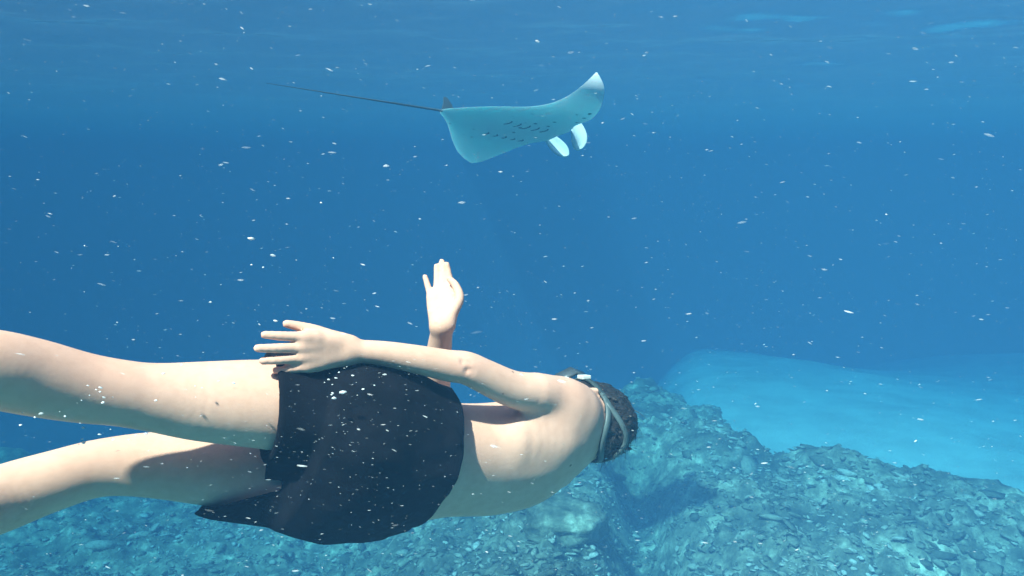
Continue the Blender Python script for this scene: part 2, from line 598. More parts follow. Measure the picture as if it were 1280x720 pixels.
TORSO = [sec(385, 552, 1.308, .125, .088, 31), sec(412, 556, 1.325, .150, .104, 32), sec(450, 564, 1.35, .154, .108, 34),
         sec(510, 574, 1.40, .128, .098, 36), sec(560, 575, 1.45, .115, .091, 38), sec(620, 573, 1.515, .121, .094, 40),
         sec(672, 560, 1.555, .130, .094, 42), sec(708, 546, 1.578, .108, .078, 43), sec(735, 533, 1.59, .060, .058, 45)]
LEG_L = rows((400, 512, 1.30, .080), (335, 505, 1.255, .0760), (250, 501, 1.20, .0645), (190, 496, 1.155, .0535), (150, 491, 1.125, .0505),
             (100, 484, 1.09, .0520), (40, 471, 1.045, .0545), (-20, 458, .995, .0520), (-110, 440, .925, .038), (-190, 428, .87, .027))
LEG_R = rows((400, 590, 1.36, .078), (345, 592, 1.365, .0735), (290, 589, 1.35, .0670), (200, 581, 1.30, .0580), (130, 584, 1.25, .0490),
             (70, 600, 1.20, .0490), (0, 624, 1.14, .0520), (-70, 652, 1.06, .047), (-150, 686, .98, .035), (-215, 714, .92, .027))
ARM_L = rows((712, 510, 1.52, .046), (694, 498, 1.485, .0430), (670, 491, 1.445, .0385), (640, 486, 1.412, .0355), (605, 470, 1.375, .0320), (583, 460, 1.355, .0305),
             (560, 457, 1.34, .0290), (520, 449, 1.31, .0255), (480, 442, 1.285, .0220), (437, 438, 1.26, .0190))
ARM_R = rows((692, 582, 1.65, .048), (630, 574, 1.71, .038), (565, 556, 1.74, .035), (543, 538, 1.73, .034), (543, 500, 1.68, .0355),
             (545, 470, 1.64, .033), (550, 430, 1.585, .0260), (553, 407, 1.55, .0225))

body.union(*loft_d(body, TORSO), 0)
body.union(*chain_d(body, LEG_L), 0.04)
body.union(*chain_d(body, LEG_R), 0.04)
body.union(*chain_d(body, ARM_L[:3]), 0.04)
body.union(*chain_d(body, ARM_R[:2]), 0.03)
body.union(*chain_d(body, ARM_L), 0.005)
body.union(*chain_d(body, ARM_R), 0.005)
# feet, toes pointed
for rr in (rows((-190, 428, .87, .027), (-215, 428, .855, .032), (-270, 405, .835, .028), (-330, 390, .815, .021), (-365, 385, .80, .014)),
           rows((-215, 714, .92, .027), (-240, 722, .90, .032), (-300, 728, .87, .028), (-360, 735, .84, .021), (-395, 738, .825, .014))):
    body.union(*chain_d(body, rr), 0.02)
# muscles: calves, trapezius, shoulder blades, right shoulder
body.union(*chain_d(body, rows((708, 505, 1.50, .036), (722, 513, 1.535, .036), (735, 522, 1.585, .036))), 0.04)
body.union(*chain_d(body, rows((690, 577, 1.62, .045), (715, 560, 1.60, .04), (735, 530, 1.60, .036))), 0.04)
body.union(*chain_d(body, rows((650, 545, 1.425, .012), (690, 540, 1.465, .012)), flat=((0, 0, 1), 0.6)), 0.06)
# creases at the elbow
for (a, b) in (((578, 452), (585, 463)), ((588, 452), (592, 464)), ((584, 463), (590, 470))):
    body.cut(*chain_d(body, [np.append(V(*a, 1.325), .0022), np.append(V((a[0] + b[0]) / 2 + 1, (a[1] + b[1]) / 2, 1.318), .0026), np.append(V(*b, 1.325), .0022)]), 0.008)
# neck
body.union(*chain_d(body, rows((715, 536, 1.575, .056), (735, 528, 1.60, .054), (737, 526, 1.612, .050))), 0.035)

# head
HC = V(738, 524, 1.62)
C_ = unit((0.88, 0.0, -0.40))
F_ = np.array([0.25, 0.24, -0.90]); F_ = unit(F_ - C_ * (F_ @ C_))
L_ = np.cross(C_, F_)                                   # the person's left
if L_[1] < 0: L_ = -L_
def H(c, f, l): return HC + C_ * c + F_ * f + L_ * l
AX = (C_, F_, L_)
body.union(*ellip_d(body, HC, AX, (.082, .084, .063)), 0.02)
body.union(*ellip_d(body, H(-.055, .045, 0), AX, (.075, .055, .055)), 0.03)
body.union(*ellip_d(body, H(-.108, .072, 0), AX, (.022, .022, .028)), 0.025)        # chin
body.union(*chain_d(body, [np.append(H(.0, .09, 0), .008), np.append(H(-.035, .112, 0), .012)]), 0.012)   # nose
for s in (1, -1):
    body.union(*ellip_d(body, H(-.085, .088, .008 * s), AX, (.006, .009, .014)), 0.006)     # lips
    body.union(*ellip_d(body, H(-.005, .084, .031 * s), AX, (.010, .012, .014)), 0.006)     # eyes
    body.union(*ellip_d(body, H(-.02, -.012, .076 * s), (C_, unit(F_ - .5 * L_ * s), unit(L_ * s + .5 * F_)), (.031, .019, .007)), 0.008)   # ears

FLUSH = [(V(583, 462, 1.33), .035, .5), (V(705, 500, 1.45), .07, .25), (V(150, 491, 1.07), .08, .2), (V(130, 584, 1.2), .07, .25), (V(720, 528, 1.52), .06, .3)]
# hands
def hand(W0, tip, thumb_hint, side_len, spread, curl, thumb_out, thumb_curl, side, narrow):
    """W0 wrist, tip = direction target; local frame x fingers, y thumb side, z back of the hand"""
    x = unit(tip - W0)
    y = unit(thumb_hint - x * (thumb_hint @ x))
    z = np.cross(x, y) * side                             # +1 right hand, -1 left hand
    k = side_len / 0.185
    def P(a, b, c, r): return np.append(W0 + (x * a + y * b + z * c) * k, r * k)
    spec = [(.030, .070, .0093), (.010, .078, .0095), (-.010, .073, .0091), (-.028, .058, .0081)]
    kb = [.094, .098, .093, .084]
    sub = Field(np.minimum(W0, tip) - 0.12, np.maximum(W0, tip) + 0.12, DH)
    # snap to the body grid
    off = np.round((sub.lo - body.lo) / DH).astype(int); sub.lo = body.lo + off * DH
    for i, ((oy, ln, r), kx) in enumerate(zip(spec, kb)):
        a = spread[i]
        dirx = np.array([math.cos(a), math.sin(a), 0.0])
        oy = oy * narrow
        p = np.array([kx, oy, 0.002]); pts = [p - dirx * 0.022 + np.array([0, 0, -.001])]
        rr = [r * 1.12]
        pts.append(p); rr.append(r * 1.10)
        pitch = 0.0
        for sgm, cu in zip((.46, .30, .24), curl[i]):
            pitch += cu
            p = p + np.array([dirx[0] * math.cos(pitch), dirx[1] * math.cos(pitch), -math.sin(pitch)]) * ln * sgm
            pts.append(p); rr.append(rr[-1] * 0.9)
        FLUSH.append((P(*pts[2], 0)[:3], .011 * k, .35)); FLUSH.append((P(*pts[1], 0)[:3], .013 * k, .3)); FLUSH.append((P(*pts[4], 0)[:3], .010 * k, .35))
        rowsf = [P(*q, r_) for q, r_ in zip(pts, rr)]
        sub.union(*chain_d(sub, rowsf, 3, 0.02), 0.0015)
    a = thumb_out
    p = np.array([.018, .020, -.006]); pts = [p]; rr = [.0135]
    d1 = np.array([math.cos(a), math.sin(a), -.25]); d1 /= np.linalg.norm(d1)
    p = p + d1 * .046; pts.append(p); rr.append(.0118)
    a2 = a - thumb_curl
    d2 = np.array([math.cos(a2), math.sin(a2), -.2]); d2 /= np.linalg.norm(d2)
    p = p + d2 * .034; pts.append(p); rr.append(.0098)
    d3 = np.array([math.cos(a2 - thumb_curl * .6), math.sin(a2 - thumb_curl * .6), -.2]); d3 /= np.linalg.norm(d3)
    p = p + d3 * .026; pts.append(p); rr.append(.0078)
    sub.union(*chain_d(sub, [P(*q, r_) for q, r_ in zip(pts, rr)], 4, 0.02), 0.006)
    for oy0, oy1, kx in ((.016, .028, .090), (.006, .010, .094), (-.006, -.009, .090), (-.015, -.026, .080)):
        sub.union(*chain_d(sub, [P(0.0, oy0, 0, .0145), P(.045, (oy0 + oy1) / 2, .001, .0135), P(kx, oy1 * narrow, 0, .0108)], 3, 0.02), 0.012)
    a0 = np.maximum(off, 0); b0 = np.minimum(off + sub.n, body.n)
    body.union(tuple(slice(a0[i], b0[i]) for i in range(3)), sub.F[tuple(slice(a0[i] - off[i], b0[i] - off[i]) for i in range(3))], 0.012)

hand(V(437, 438, 1.26), V(324, 443, 1.17), np.array([0.0, 1.0, 0.10]), 0.163,
     (.07, .0, -.06, -.12), ((.10, .12, .08), (.08, .1, .08), (.1, .12, .1), (.2, .2, .15)), 0.38, 0.10, -1, 0.98)
hand(V(553, 407, 1.55), V(549, 329, 1.64), np.array([1.0, 0.05, 0.10]), 0.168,
     (-.07, .0, .05, -.20), ((.12, .2, .15), (.08, .12, .1), (.08, .12, .1), (.1, .1, .1)), 0.62, 0.75, 1, 0.85)

PELVIS = to_world(V(420, 560, 1.33))
diver = empty('person', PELVIS)
tag(diver, 'bare backed diver in black shorts and mask swimming to the right with both arms trailing', 'person')
bv, bf = surface_nets(body.F, body.lo, DH)
skin = link_mesh('body', to_world(bv), bf, M_SKIN, diver, origin=PELVIS)
fl = np.zeros(len(bv))
for (q, r, w_) in FLUSH:
    fl = np.maximum(fl, w_ * np.exp(-((bv - q) ** 2).sum(1) / r ** 2))
add_attr(skin, 'flush', fl)

# shorts: loose cloth solid around pelvis and thighs, hollow at the two leg openings
SH = 0.004
sh = Field((-0.62, -0.55, -1.62), (0.02, -0.02, -1.02), SH)
sh.union(*loft_d(sh, TORSO[:4] + [sec(532, 577, 1.42, .119, .095, 38)], n=2.3, cap=0.004, grow=0.012), 0)
sh.union(*chain_d(sh, LEG_L[:3], grow=0.020), 0.045)
sh.union(*chain_d(sh, LEG_R[:3], grow=0.020), 0.045)
# flaring corner of the right leg
sh.union(*chain_d(sh, rows((430, 634, 1.34, .036), (350, 637, 1.325, .026), (290, 637, 1.31, .014), (248, 636, 1.305, .006)), flat=((0.1, 0.5, 1), 0.6)), 0.03)
sh.union(*chain_d(sh, rows((520, 632, 1.37, .03), (440, 648, 1.33, .025), (370, 645, 1.32, .018))), 0.03)
sl, (X, Y, Z) = sh.sub(sh.lo, sh.lo + sh.n * SH, 0)
X, Y, Z = np.broadcast_arrays(X, Y, Z)
# folds
w = 0.0060 * fbm(X * 7 + 4 * Y, Y * 15 + 8 * X, Z * 14, 2, 77) + 0.0012 * fbm(X * 22, Y * 44 + 12 * X, Z * 40, 2, 78)
hemf = sstep(362, 410, 640 + X / -Z * FPX)
w = w * (0.25 + 0.75 * hemf)
near = np.abs(sh.F) < 0.03
sh.F = np.where(near, sh.F + w.astype(np.float32), sh.F)
# hems: planes through the leg openings, then a hollow round each thigh
def plane_cut(fld, p, nrm, only=None, k=0.006):
    nrm = unit(nrm)
    d = ((X - p[0]) * nrm[0] + (Y - p[1]) * nrm[1] + (Z - p[2]) * nrm[2]).astype(np.float32)
    a = -d                                            # removes the side the normal points to
    h = np.maximum(k - np.abs(fld.F + 0 - (-a)), 0) / k
    new = np.maximum(fld.F, -a) + h * h * (k * .25)
    fld.F = np.where(only, new, fld.F) if only is not None else new
def leg_axis_d(lg):
    out = np.full(sh.F.shape, 1.0, np.float32)
    sl_, d_ = chain_d(sh, lg[:4], margin=0.4)
    out[sl_] = d_
    return out
upper = leg_axis_d(LEG_L) < leg_axis_d(LEG_R)
plane_cut(sh, V(334, 505, 1.255), unit(LEG_L[2][:3] - LEG_L[0][:3]) + np.array([0, -0.10, 0]), upper)
lowr = ~upper & (360 - Y / -Z * FPX < 612 + 0 * X)
plane_cut(sh, V(346, 592, 1.365), unit(LEG_R[2][:3] - LEG_R[0][:3]) + np.array([0, 0.05, 0]), lowr)
flap = (640 + X / -Z * FPX < 352) & (360 - Y / -Z * FPX > 600)
plane_cut(sh, V(345, 607, 1.33), np.array([-0.29, 1.0, 0.0]), flap)
for lg, hp in ((LEG_L, V(334, 505, 1.255)), (LEG_R, V(346, 592, 1.365))):
    sl, d = chain_d(sh, lg[:4], grow=0.006)
    nr = unit(lg[2][:3] - lg[0][:3])
    depth = (X - hp[0]) * nr[0] + (Y - hp[1]) * nr[1] + (Z - hp[2]) * nr[2]
    d = np.maximum(d, (-0.035 - depth[sl]).astype(np.float32))
    sh.cut(sl, d, 0.002)
sv, sf = surface_nets(sh.F, sh.lo, SH)
shorts = link_mesh('shorts', to_world(sv), sf, M_SHORT, diver, origin=PELVIS)

# hair: a cap over the skull with wet clumps
hf = Field(HC - 0.15, HC + 0.15, 0.0025)
hf.union(*ellip_d(hf, HC, AX, (.100, .103, .081)), 0)
sl, (X, Y, Z) = hf.sub(hf.lo, hf.lo + hf.n * hf.h, 0)
X, Y, Z = np.broadcast_arrays(X, Y, Z)
hc = (X - HC[0]) * C_[0] + (Y - HC[1]) * C_[1] + (Z - HC[2]) * C_[2]
hfw = (X - HC[0]) * F_[0] + (Y - HC[1]) * F_[1] + (Z - HC[2]) * F_[2]
hl = (X - HC[0]) * L_[0] + (Y - HC[1]) * L_[1] + (Z - HC[2]) * L_[2]
w = 0.0055 * fbm(hc * 28, hfw * 60, hl * 60, 3, 5) + 0.002 * fbm(hc * 90, hfw * 160, hl * 160, 2, 6)
hf.F = hf.F + w.astype(np.float32)
line = np.maximum(hfw - (0.045 + 0.25 * hc), -(hc + 0.062 + 0.35 * hfw))
hf.F = np.maximum(hf.F, (line + 0.004 * fbm(hc * 60, hfw * 60, hl * 60, 2, 8)).astype(np.float32))
for k in range(46):
    th = RNG.uniform(0, 6.28); ph = RNG.uniform(-0.5, 1.2)
    d0 = unit(C_ * math.sin(ph) * 1.0 + (-F_ * math.cos(th) + L_ * math.sin(th)) * math.cos(ph))
    if d0 @ F_ > 0.35 or d0 @ C_ < -0.2: continue
    p = HC + (C_ * (d0 @ C_) * .096 + F_ * (d0 @ F_) * .097 + L_ * (d0 @ L_) * .075)
    dr = unit(-F_ * .5 - C_ * .3 - L_ * .25 + RNG.normal(0, .35, 3))
    dr = unit(dr - d0 * (dr @ d0) * .8)
    hf.union(*chain_d(hf, [np.append(p - d0 * .004, .006), np.append(p + dr * .014 + d0 * .001, .0045), np.append(p + dr * .03 + d0 * .002, .0022)], 3, .02), .003)
for (a, b, r) in (((770, 553), (789, 561), .007), ((765, 556), (781, 566), .006), ((775, 550), (786, 556), .005)):
    hf.union(*chain_d(hf, [np.append(V(a[0], a[1], 1.60), r), np.append(V((a[0] + b[0]) / 2, (a[1] + b[1]) / 2 + 2, 1.60), r * .8), np.append(V(b[0], b[1], 1.60), r * .4)], 3, .02), .004)
hv, hfc = surface_nets(hf.F, hf.lo, hf.h)
sv_, sf_ = [hv], [f_ for f_ in hfc.tolist()]
base_i = len(hv)
for k in range(420):
    d0 = unit(RNG.normal(0, 1, 3))
    if d0 @ F_ > 0.2 or d0 @ C_ < -0.25: continue
    p = HC + C_ * (d0 @ C_) * .099 + F_ * (d0 @ F_) * .101 + L_ * (d0 @ L_) * .079
    dr = unit(-F_ * .4 - C_ * .1 - L_ * .3 + RNG.normal(0, .5, 3)); dr = unit(dr - d0 * (dr @ d0) * .6)
    ln = RNG.uniform(.015, .038); r0 = RNG.uniform(.0007, .0014)
    a_ = unit(np.cross(dr, d0)); ring = []
    for j, t in enumerate((0, .4, .75, 1)):
        c_ = p + dr * ln * t + d0 * ln * (.35 * t - .25 * t * t) + a_ * ln * .15 * math.sin(3 * t + k)
        r = r0 * (1 - .85 * t)
        ring += [c_ + a_ * r, c_ - a_ * r * .5 + d0 * r * .87, c_ - a_ * r * .5 - d0 * r * .87]
    sv_.append(np.array(ring))
    for j in range(3):
        for q in range(3):
            a1, b1 = base_i + j * 3 + q, base_i + j * 3 + (q + 1) % 3
            sf_.append([a1, b1, b1 + 3, a1 + 3])
    base_i += 12
link_mesh('hair', to_world(np.vstack(sv_)), sf_, M_HAIR, diver, origin=PELVIS)

# diving mask: frame, lens, strap that splits behind the head, buckles
RIM = [(.030, -.060), (.034, 0), (.030, .060), (-.005, .074), (-.040, .058), (-.045, .022), (-.022, .0), (-.045, -.022), (-.040, -.058), (-.005, -.074)]
rim_v = np.array([H(a, b, e) for b in (.080, .112) for (a, e) in RIM])
mask = link_mesh('diving_mask', to_world(rim_v), [[i, (i + 1) % 10, 10 + (i + 1) % 10, 10 + i] for i in range(10)], M_MASKF, diver, origin=PELVIS)
md = mask.modifiers.new('thick', 'SOLIDIFY'); md.thickness = 0.006; md.offset = 0
def m_lens():
    m, nt, p = new_mat('mask_lens')
    p.inputs['Base Color'].default_value = (0.5, 0.62, 0.62, 1)
    p.inputs['Transmission Weight'].default_value = 1.0
    p.inputs['Roughness'].default_value = 0.05
    p.inputs['IOR'].default_value = 1.15
    return m
lv = np.array([H(c, .107, l) for (c, l) in [(.030, -.058), (.033, 0), (.030, .058), (-.005, .071), (-.039, .056), (-.043, .022), (-.020, 0), (-.043, -.022), (-.039, -.056), (-.005, -.071)]])
lens = link_mesh('lens', to_world(lv), [list(range(10))], m_lens(), mask, smooth=False, origin=PELVIS)
md = lens.modifiers.new('thick', 'SOLIDIFY'); md.thickness = 0.004

def band(pts, nrm, width, thick):
    """a flat strap along pts; nrm outward per point"""
    pts = np.array(pts); n = len(pts)
    tan = np.gradient(pts, axis=0); tan /= np.linalg.norm(tan, axis=1)[:, None]
    nr = np.array([unit(q) for q in nrm]); wd = np.cross(tan, nr); wd /= np.linalg.norm(wd, axis=1)[:, None]
    w = np.full(n, width) if np.isscalar(width) else np.asarray(width)
    v, f = [], []
    for i in range(n):
        for (a, b) in ((-.5, 0), (-.42, 1), (.42, 1), (.5, 0)):
            v.append(pts[i] + wd[i] * w[i] * a + nr[i] * thick * b)
    for i in range(n - 1):
        for j in range(4):
            a, b = i * 4 + j, i * 4 + (j + 1) % 4
            f.append([a, b, b + 4, a + 4])
    f += [[0, 1, 2, 3], [4 * n - 1, 4 * n - 2, 4 * n - 3, 4 * n - 4]]
    return np.array(v), f

def head_ring(th, c):
    """point on the head outline at angle th from the face direction, height c"""
    k = math.sqrt(max(0.05, 1 - (c / .105) ** 2))
    e = F_ * math.cos(th) * .107 * k + L_ * math.sin(th) * .084 * k
    return HC + C_ * c + e, unit(F_ * math.cos(th) / .100 + L_ * math.sin(th) / .0815 + C_ * c * 4)

def strap_piece(c_of, th0, th1, width, parent, nm='strap'):
    ths = np.linspace(th0, th1, 34)
    pn = [head_ring(t, c_of(t)) for t in ths]
    v, f = band([p[0] for p in pn], [p[1] for p in pn], width, .004)
    return link_mesh(nm, to_world(v), f, M_STRAP, parent, origin=PELVIS)

# two bands leave the buckle together and part behind the head
def split(t, up):
    q = sstep(0.55, 1.0, 1 - abs(t - math.pi) / (math.pi - 0.75))
    return -.006 + (0.034 if up else -.024) * q
strap_piece(lambda t: split(t, True), 0.75, 2 * math.pi - 0.75, .0125, mask)
strap_piece(lambda t: split(t, False), 0.75, 2 * math.pi - 0.75, .0125, mask)
for th in (1.15, 2 * math.pi - 1.15):
    p, nr = head_ring(th, -.006)
    t_ = unit(np.cross(C_, nr))
    b = []
    for z_ in (0.001, .010):
        for (a_, e_) in ((-.013, -.011), (.013, -.011), (.013, .011), (-.013, .011)):
            b.append(p + t_ * a_ + C_ * e_ + nr * z_)
    bk = link_mesh('buckle', to_world(np.array(b)), [[0, 3, 2, 1], [4, 5, 6, 7], [0, 1, 5, 4], [1, 2, 6, 5], [2, 3, 7, 6], [3, 0, 4, 7]], M_BUCK, mask, smooth=False, origin=PELVIS)
    bv_ = bk.modifiers.new('bev', 'BEVEL'); bv_.width = .002; bv_.segments = 2

# ------------------------------------------------------------------ manta ray
def m_manta_belly():
    m, nt, p = new_mat('manta_belly')
    tc = N(nt, 'ShaderNodeTexCoord')
    vo = N(nt, 'ShaderNodeTexVoronoi'); vo.inputs['Scale'].default_value = 9.0
    nt.links.new(tc.outputs['Object'], vo.inputs['Vector'])
    n = noise_tex(nt, 2.2, 3)
    sp = ramp(nt, vo.outputs['Distance'], [(0.10, (0, 0, 0)), (0.16, (1, 1, 1))])
    msk = ramp(nt, n.outputs['Fac'], [(0.50, (1, 1, 1)), (0.54, (0, 0, 0))])
    f = N(nt, 'ShaderNodeMath', operation='MAXIMUM')
    nt.links.new(sp.outputs[0], f.inputs[0]); nt.links.new(msk.outputs[0], f.inputs[1])
    c = mix_col(nt, f.outputs[0], (0.06, 0.07, 0.08), (0.86, 0.87, 0.86))
    nt.links.new(c, p.inputs['Base Color'])
    p.inputs['Roughness'].default_value = 0.6
    p.inputs['IOR'].default_value = 1.15
    p.inputs['Subsurface Weight'].default_value = 0.28          # thin pale fins let light through
    p.inputs['Subsurface Radius'].default_value = (0.35, 1.0, 1.0)
    p.inputs['Subsurface Scale'].default_value = 0.06
    return m
M_BELLY = m_manta_belly()
M_BACK = m_simple('manta_back', (0.06, 0.07, 0.08), 0.6, 0.3, 4)
M_PALE = m_simple('manta_fin_white', (0.80, 0.81, 0.80), 0.6, 0.06, 6)

MD = 5.5
mk = MD / FPX                                              # metres per pixel at the manta
MF = unit((0.894, -0.0801, -0.4408))
ML = np.array([-0.4457, -0.0572, -0.8934]); ML = unit(ML - MF * (ML @ MF))
MU = np.cross(MF, ML)
LEN = 165.6 * mk
HALF = 1.1 * LEN
MC = V(633.5, 154.5, MD)
R90 = CAM_M[:3, :3]
def manta_w(x, y, z):
    return to_world(MC + MF * x + ML * y + MU * z)

WS = np.linspace(0, 1, 81)
def _arc(phi):
    """spanwise profile of a wing from its slope angle along the span"""
    a = np.interp(WS, [0, .25, .5, .7, .85, 1.0], phi)
    for _ in range(12):
        a[1:-1] = .25 * a[:-2] + .5 * a[1:-1] + .25 * a[2:]
    d = HALF / 80
    m = (a[1:] + a[:-1]) / 2
    return np.concatenate([[0], np.cumsum(np.cos(m) * d)]), np.concatenate([[0], np.cumsum(np.sin(m) * d)]), a
ARC_R = _arc([-.012, -.125, -.218, .006, .62, 1.75])
ARC_L = _arc([.039, -.016, -.086, -.076, -.018, -.01])

def wing_pos(x, s, h):
    """flat wing (x along the body, s along the span -1..1, left positive, h above the mid surface) -> beaten wing"""
    x, s, h = (np.asarray(q, float) for q in (x, s, h))
    a = np.abs(s)
    out = []
    for k in range(3):
        out.append(np.where(s < 0, np.interp(a, WS, ARC_R[k]), np.interp(a, WS, ARC_L[k])))
    y, z, ph = out
    sg = np.where(s < 0, -1.0, 1.0)
    X = x + LEN * np.where(s < 0, .307 * a ** 1.5 + .112 * a ** 3, .1976 * a ** 1.5 + .2415 * a ** 3)
    return X, sg * (y - h * np.sin(ph)), z + h * np.cos(ph)

def build_manta():
    ns, nc = 97, 33
    s = np.linspace(-1, 1, ns)
    s = np.sign(s) * np.abs(s) ** 0.95
    L = LEN
    a = np.abs(s)
    le = np.interp(a, [0, .12, .17, .25, .4, .6, .8, .93, 1.0], np.array([.46, .46, .44, .38, .30, .17, .0, -.13, -.25]) * L)
    te = np.interp(a, [0, .06, .12, .25, .4, .6, .8, .93, 1.0], np.array([-.54, -.52, -.47, -.40, -.35, -.31, -.29, -.275, -.26]) * L)
    for arr in (le, te):                                   # soften the profile
        for _ in range(3):
            arr[1:-1] = 0.25 * arr[:-2] + 0.5 * arr[1:-1] + 0.25 * arr[2:]
    th = np.interp(a, [0, .1, .2, .4, .7, 1.0], np.array([.17, .165, .13, .06, .026, .006]) * L) * 0.5
    th[1:-1] = 0.25 * th[:-2] + 0.5 * th[1:-1] + 0.25 * th[2:]
    u = 0.5 - 0.5 * np.cos(np.linspace(0, math.pi, nc))
    prof = np.sqrt(np.clip(u, 0, 1)) * (1 - u) ** 0.85 * 2.05
    SS = s[:, None] * np.ones(nc)
    X = le[:, None] + (te - le)[:, None] * u
    vt = manta_grid(*wing_pos(X, SS, th[:, None] * prof)); vb = manta_grid(*wing_pos(X, SS, -th[:, None] * prof * 0.85))
    n = ns * nc
    i = np.arange(n).reshape(ns, nc)
    q = np.stack([i[:-1, :-1], i[1:, :-1], i[1:, 1:], i[:-1, 1:]], -1).reshape(-1, 4)
    edge = []
    for k in range(ns - 1):
        edge.append([i[k, 0], n + i[k, 0], n + i[k + 1, 0], i[k + 1, 0]])
        edge.append([i[k, -1], i[k + 1, -1], n + i[k + 1, -1], n + i[k, -1]])
    for k in range(nc - 1):
        edge.append([i[0, k], i[0, k + 1], n + i[0, k + 1], n + i[0, k]])
        edge.append([i[-1, k], n + i[-1, k], n + i[-1, k + 1], i[-1, k + 1]])
    faces = np.vstack([q, (q + n)[:, ::-1], np.array(edge)])
    idx = np.concatenate([np.zeros(len(q), int), np.ones(len(q), int), np.ones(len(edge), int)])
    root = empty('manta_ray', to_world(MC))
    tag(root, 'manta ray banking in the blue water with its white spotted belly showing', 'manta ray')
    o = to_world(MC)
    bd = link_mesh('body', np.vstack([vt, vb]), faces, None, root, origin=o, mats=[M_BACK, M_BELLY], mat_idx=idx)
    bm = bmesh.new(); bm.from_mesh(bd.data); bmesh.ops.remove_doubles(bm, verts=bm.verts, dist=1e-5)
    bmesh.ops.recalc_face_normals(bm, faces=bm.faces); bm.to_mesh(bd.data); bm.free()
    # cephalic fins: curved paddles either side of the mouth
    for (bx, by, bd_), (mx, my, md_), (tx, ty, td_), wpx in (((684, 171, .38), (697, 185, .40), (714, 196, .42), 9.5), ((717, 152, .10), (723, 172, .10), (721, 191, .12), 9.5)):
        m_, k_ = 14, 9
        cl = resample([V(bx, by, MD + bd_), V(mx, my, MD + md_), V(tx, ty, MD + td_)], 7)[:m_]
        t = np.linspace(0, 1, m_)
        tan = np.gradient(cl, axis=0)
        P = []
        for i_ in range(m_):
            tn = unit(tan[i_])
            wd = unit(np.cross(tn, unit(np.array([0.35, 0.2, 1.0]))))
            nr = np.cross(wd, tn)
            wid = wpx * mk * (0.75 + 0.45 * math.sin(t[i_] * 2.6)) * math.sqrt(max(0.0, 1 - t[i_] ** 5))
            for w in np.linspace(-1, 1, k_):
                P.append(cl[i_] + wd * w * wid + nr * (0.35 * wid * w * w))
        ii = np.arange(m_ * k_).reshape(m_, k_)
        f = np.stack([ii[:-1, :-1], ii[1:, :-1], ii[1:, 1:], ii[:-1, 1:]], -1).reshape(-1, 4)
        c = link_mesh('cephalic_fin', to_world(np.array(P)), f, M_PALE, root, origin=o)
        sm = c.modifiers.new('thick', 'SOLIDIFY'); sm.thickness = 0.018 * LEN; sm.offset = 0
        sb = c.modifiers.new('soft', 'SUBSURF'); sb.levels = 1; sb.render_levels = 1
    # dorsal fin
    prof = [(-.43, 0), (-.45, .045), (-.49, .09), (-.515, .095), (-.515, .05), (-.525, 0)]
    pts = []
    for y in (-.008, .008):
        pts += [((x * LEN), y * LEN, (z + .01) * LEN) for x, z in prof]
    n_ = len(prof)
    f = [list(range(n_)), list(range(2 * n_ - 1, n_ - 1, -1))] + [[i, i + n_, (i + 1) % n_ + n_, (i + 1) % n_] for i in range(n_)]
    A = np.array(pts)
    d = link_mesh('dorsal_fin', manta_grid(A[:, 0], A[:, 1], A[:, 2]), f, M_BACK, root, origin=o, smooth=False)
    # tail whip: tapering tube
    tv, tf = [], []
    nt_, kk = 30, 8
    for i_ in range(nt_):
        t = i_ / (nt_ - 1)
        x = -.52 * LEN - 1.22 * LEN * t
        z = 0.0 - 0.05 * LEN * t
        r = LEN * (0.008 * (1 - t) ** 0.9 + 0.0014)
        for j in range(kk):
            an = 2 * math.pi * j / kk
            tv.append((x, r * math.cos(an), z + r * math.sin(an)))
    for i_ in range(nt_ - 1):
        for j in range(kk):
            a_, b_ = i_ * kk + j, i_ * kk + (j + 1) % kk
            tf.append([a_, b_, b_ + kk, a_ + kk])
    tf += [list(range(kk)), [len(tv) - 1 - j for j in range(kk)]]
    A = np.array(tv)
    link_mesh('tail', manta_grid(A[:, 0], A[:, 1], A[:, 2]), tf, M_BACK, root, origin=o)
    # gill slits on the belly: five short curved ridges a side
    for sd in (1, -1):
        for g in range(5):
            x0 = (0.20 - 0.075 * g) * LEN
            pts = []
            for t in np.linspace(-1, 1, 9):
                y = sd * (0.075 + 0.012 * g * 0 + 0.055 * (t + 1) / 2 + 0.0) * 2.2 * HALF * 0.75
                x = x0 + 0.018 * LEN * (1 - t * t) 
                pts.append((x, y))
            v, f = [], []
            for (x, y) in pts:
                sfr = abs(y) / HALF
                leq = np.interp(sfr, [0, .12, .17, .25, .4], np.array([.46, .46, .44, .38, .30]) * LEN)
                teq = np.interp(sfr, [0, .06, .12, .25, .4], np.array([-.54, -.52, -.47, -.40, -.35]) * LEN)
                thq = np.interp(sfr, [0, .1, .2, .4], np.array([.17, .165, .13, .06]) * LEN) * .5
                uu = (x - leq) / (teq - leq)
                zz = -thq * math.sqrt(uu) * (1 - uu) ** .85 * 2.05 * .85
                for (dx, dz) in ((-.006, .01), (-.003, -.004), (.006, -.003), (.007, .01)):
                    v.append((x + dx * LEN, y, zz + dz * LEN))
            for i_ in range(len(pts) - 1):
                for j in range(4):
                    a_, b_ = i_ * 4 + j, i_ * 4 + (j + 1) % 4
                    f.append([a_, b_, b_ + 4, a_ + 4])
            A = np.array(v)
            link_mesh('gill_slit', manta_grid(*wing_pos(A[:, 0], A[:, 1] / HALF, A[:, 2])), f, M_BACK, root, origin=o)
    return root

def manta_grid(X, Y, Z):
    X, Y, Z = (np.asarray(q, float).ravel() for q in (X, Y, Z))
    P = MC + X[:, None] * MF + Y[:, None] * ML + Z[:, None] * MU
    return to_world(P)
build_manta()

